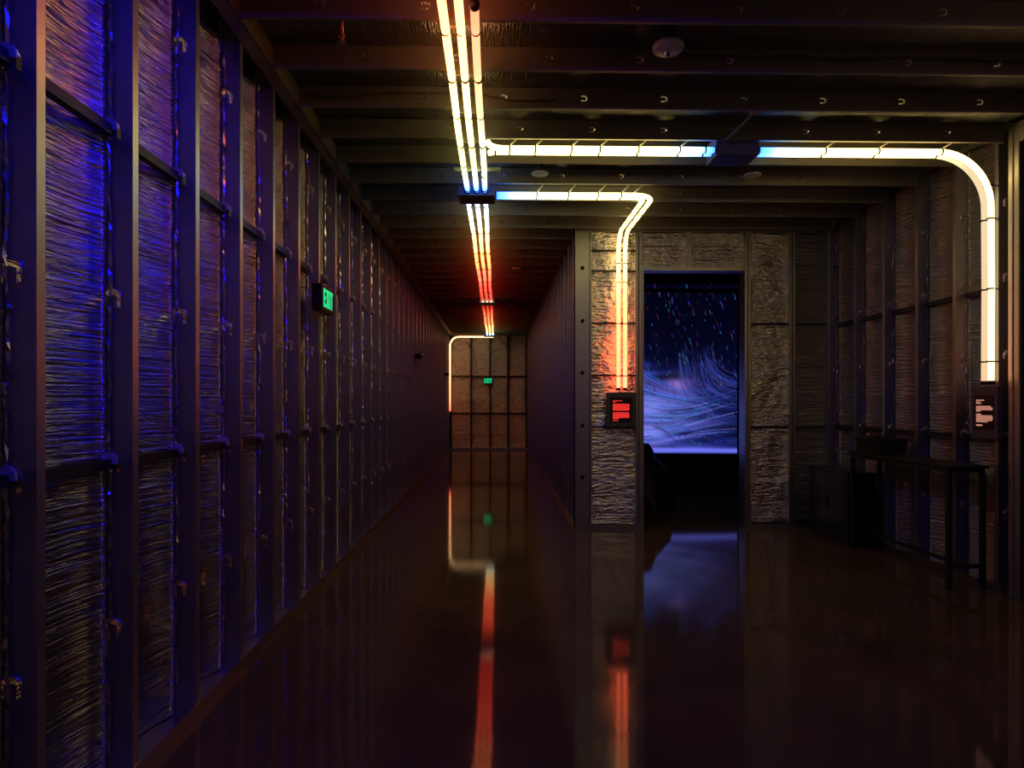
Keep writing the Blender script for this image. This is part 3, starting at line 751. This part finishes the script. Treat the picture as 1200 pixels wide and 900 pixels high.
mb = MB(); mb.tube([(0,0,0), (0,0,-.13)], .011, 12); mb.build('pipe', M['copper'], t, True)
mb = MB(); mb.lathe([(.016,-.128), (.018,-.140), (.008,-.150), (.008,-.165), (.024,-.168), (.024,-.171), (.0005,-.172)], 0, 0, 14); mb.build('nozzle', M['copper'], t, False)
mb = MB(); mb.box(-.022, .022, -.004, .004, -.20, 0); o = mb.build('hanging_strip', M['teal']); o.location = (3.72, 7.62, 3.64)
tag(o, 'short teal strip hanging from the ceiling in the back right corner', 'strip')
def cable(pts, r, label, mat='cable'):
    P = []
    n = len(pts)
    for i in range(n-1):
        p0, p1, p2, p3 = [Vector(pts[max(0,min(n-1,j))]) for j in (i-1,i,i+1,i+2)]
        for k in range(8):
            t = k/8; P.append(.5*((2*p1)+(-p0+p2)*t+(2*p0-5*p1+4*p2-p3)*t*t+(-p0+3*p1-3*p2+p3)*t**3))
    P.append(Vector(pts[-1])); mb = MB(); mb.tube(P, r, 8); tag(mb.build('cable', M[mat], None, True), label, 'cable')
cable([(-1.3, 4.735, 3.575), (-1.05, 4.72, 3.55), (-.75, 4.735, 3.585), (-.45, 4.735, 3.588), (-.15, 4.735, 3.58), (.1, 4.735, 3.545), (.4, 4.735, 3.55)], .006, 'thin brown cable along a joist crossing left of the light tubes')
cable([(1.1, 4.185, 3.6), (1.5, 4.185, 3.58), (1.8, 4.185, 3.59), (2.1, 4.185, 3.575), (2.5, 4.185, 3.59), (3.0, 4.185, 3.575), (3.4, 4.185, 3.57), (3.8, 4.185, 3.545)], .007, 'thin brown cable sagging along a joist right of the smoke detector')
cable([(1.74, 5.345, 3.54), (1.75, 5.33, 3.50), (1.76, 5.10, 3.49), (1.77, 4.86, 3.49), (1.78, 4.77, 3.50)], .009, 'dark cable slanting from a joist down to the middle hub box', 'rubber')
mb = MB(); mb.box(1.755, 1.815, 4.752, 4.80, 3.488, 3.50); tag(mb.build('cable_clip', simple('brass_clip', (.5,.4,.2), .4, .6)), 'small brassy clip under the joist where the slanting cable starts', 'clip')

# ------------------------------------------------------------------ furniture on the right
t = empty('console_table', (3.745, 6.23, 0)); tag(t, 'tall narrow black console table against the right wall', 'table')
mb = MB(); mb.box(-.165, .160, -.80, .80, .965, .99); bevel(mb.build('table_top', M['black'], t), .004)
mb = MB(); mb.box(-.150, -.130, -.76, .76, .93, .965); mb.box(.130, .150, -.76, .76, .93, .965); mb.box(-.13, .13, -.765, -.74, .93, .965); mb.box(-.13, .13, .74, .765, .93, .965); mb.build('apron', M['black'], t)
for sx in (-1, 1):
    for sy in (-1, 1):
        mb = MB(); mb.box(sx*.137-.019, sx*.137+.019, sy*.75-.019, sy*.75+.019, 0, .93); bevel(mb.build('leg', M['black'], t), .003)
for sy in (-1, 1):
    mb = MB(); mb.box(-.118, .118, sy*.75-.012, sy*.75+.012, .165, .195); mb.build('stretcher', M['black'], t)
mb = MB(); mb.box(-.014, .014, -.738, .738, .165, .195); mb.build('stretcher', M['black'], t)
t = empty('storage_tub', (3.75, 6.72, .99)); tag(t, 'black open tub standing on the far end of the console table', 'tub')
mb = MB(); 
def ringpts(w, d, z): return [(-w,-d,z),(w,-d,z),(w,d,z),(-w,d,z)]
lv = [ringpts(.122,.21,0), ringpts(.135,.225,.135), ringpts(.150,.240,.137), ringpts(.150,.240,.155), ringpts(.128,.218,.155), ringpts(.116,.204,.006)]
for L in lv: mb.v += L
mb.f.append((3,2,1,0)); mb.f.append((20,21,22,23))
for a in range(5):
    for k in range(4): mb.f.append((a*4+k, a*4+(k+1)%4, a*4+4+(k+1)%4, a*4+4+k))
bevel(mb.build('tub_shell', M['black'], t), .003)
t = empty('storage_cabinet', (3.76, 7.53, 0)); tag(t, 'low black cabinet in the back right corner beside the console table', 'cabinet')
mb = MB(); mb.box(-.14, .14, -.44, .44, .03, .74); bevel(mb.build('body', M['black_gloss'], t), .004)
mb = MB(); mb.box(-.12, .13, -.42, .42, 0, .03); mb.build('plinth', M['black'], t)
mb = MB(); mb.box(-.15, .145, -.45, .45, .74, .76); bevel(mb.build('top_panel', M['black_gloss'], t), .003)
for s in (-1, 1):
    mb = MB(); mb.box(-.146, -.140, -.434 if s < 0 else .003, -.003 if s < 0 else .434, .04, .73); dd = mb.build('door', M['black_gloss'], t)
    mb = MB(); mb.box(-.156, -.146, s*.03-.004, s*.03+.004, .36, .46); mb.build('handle', M['dark_steel'], dd)

# ------------------------------------------------------------------ world, camera
w = bpy.data.worlds.new('World'); C.world = w; w.use_nodes = True
w.node_tree.nodes['Background'].inputs['Color'].default_value = (.0, .0, .0, 1)
cam = bpy.data.cameras.new('Camera'); co = bpy.data.objects.new('Camera', cam); COL.objects.link(co)
co.location = (0, 0, 1.5); co.rotation_euler = (PI/2, 0, -math.atan(18/816))
cam.sensor_width = 36; cam.lens = 36*816/1200; cam.shift_x = 0; cam.shift_y = 20/1200
cam.clip_start = .05
C.camera = co
vs = C.view_settings; vs.view_transform = 'Standard'; vs.look = 'None'; vs.gamma = 1; vs.use_curve_mapping = False; vs.exposure = 0
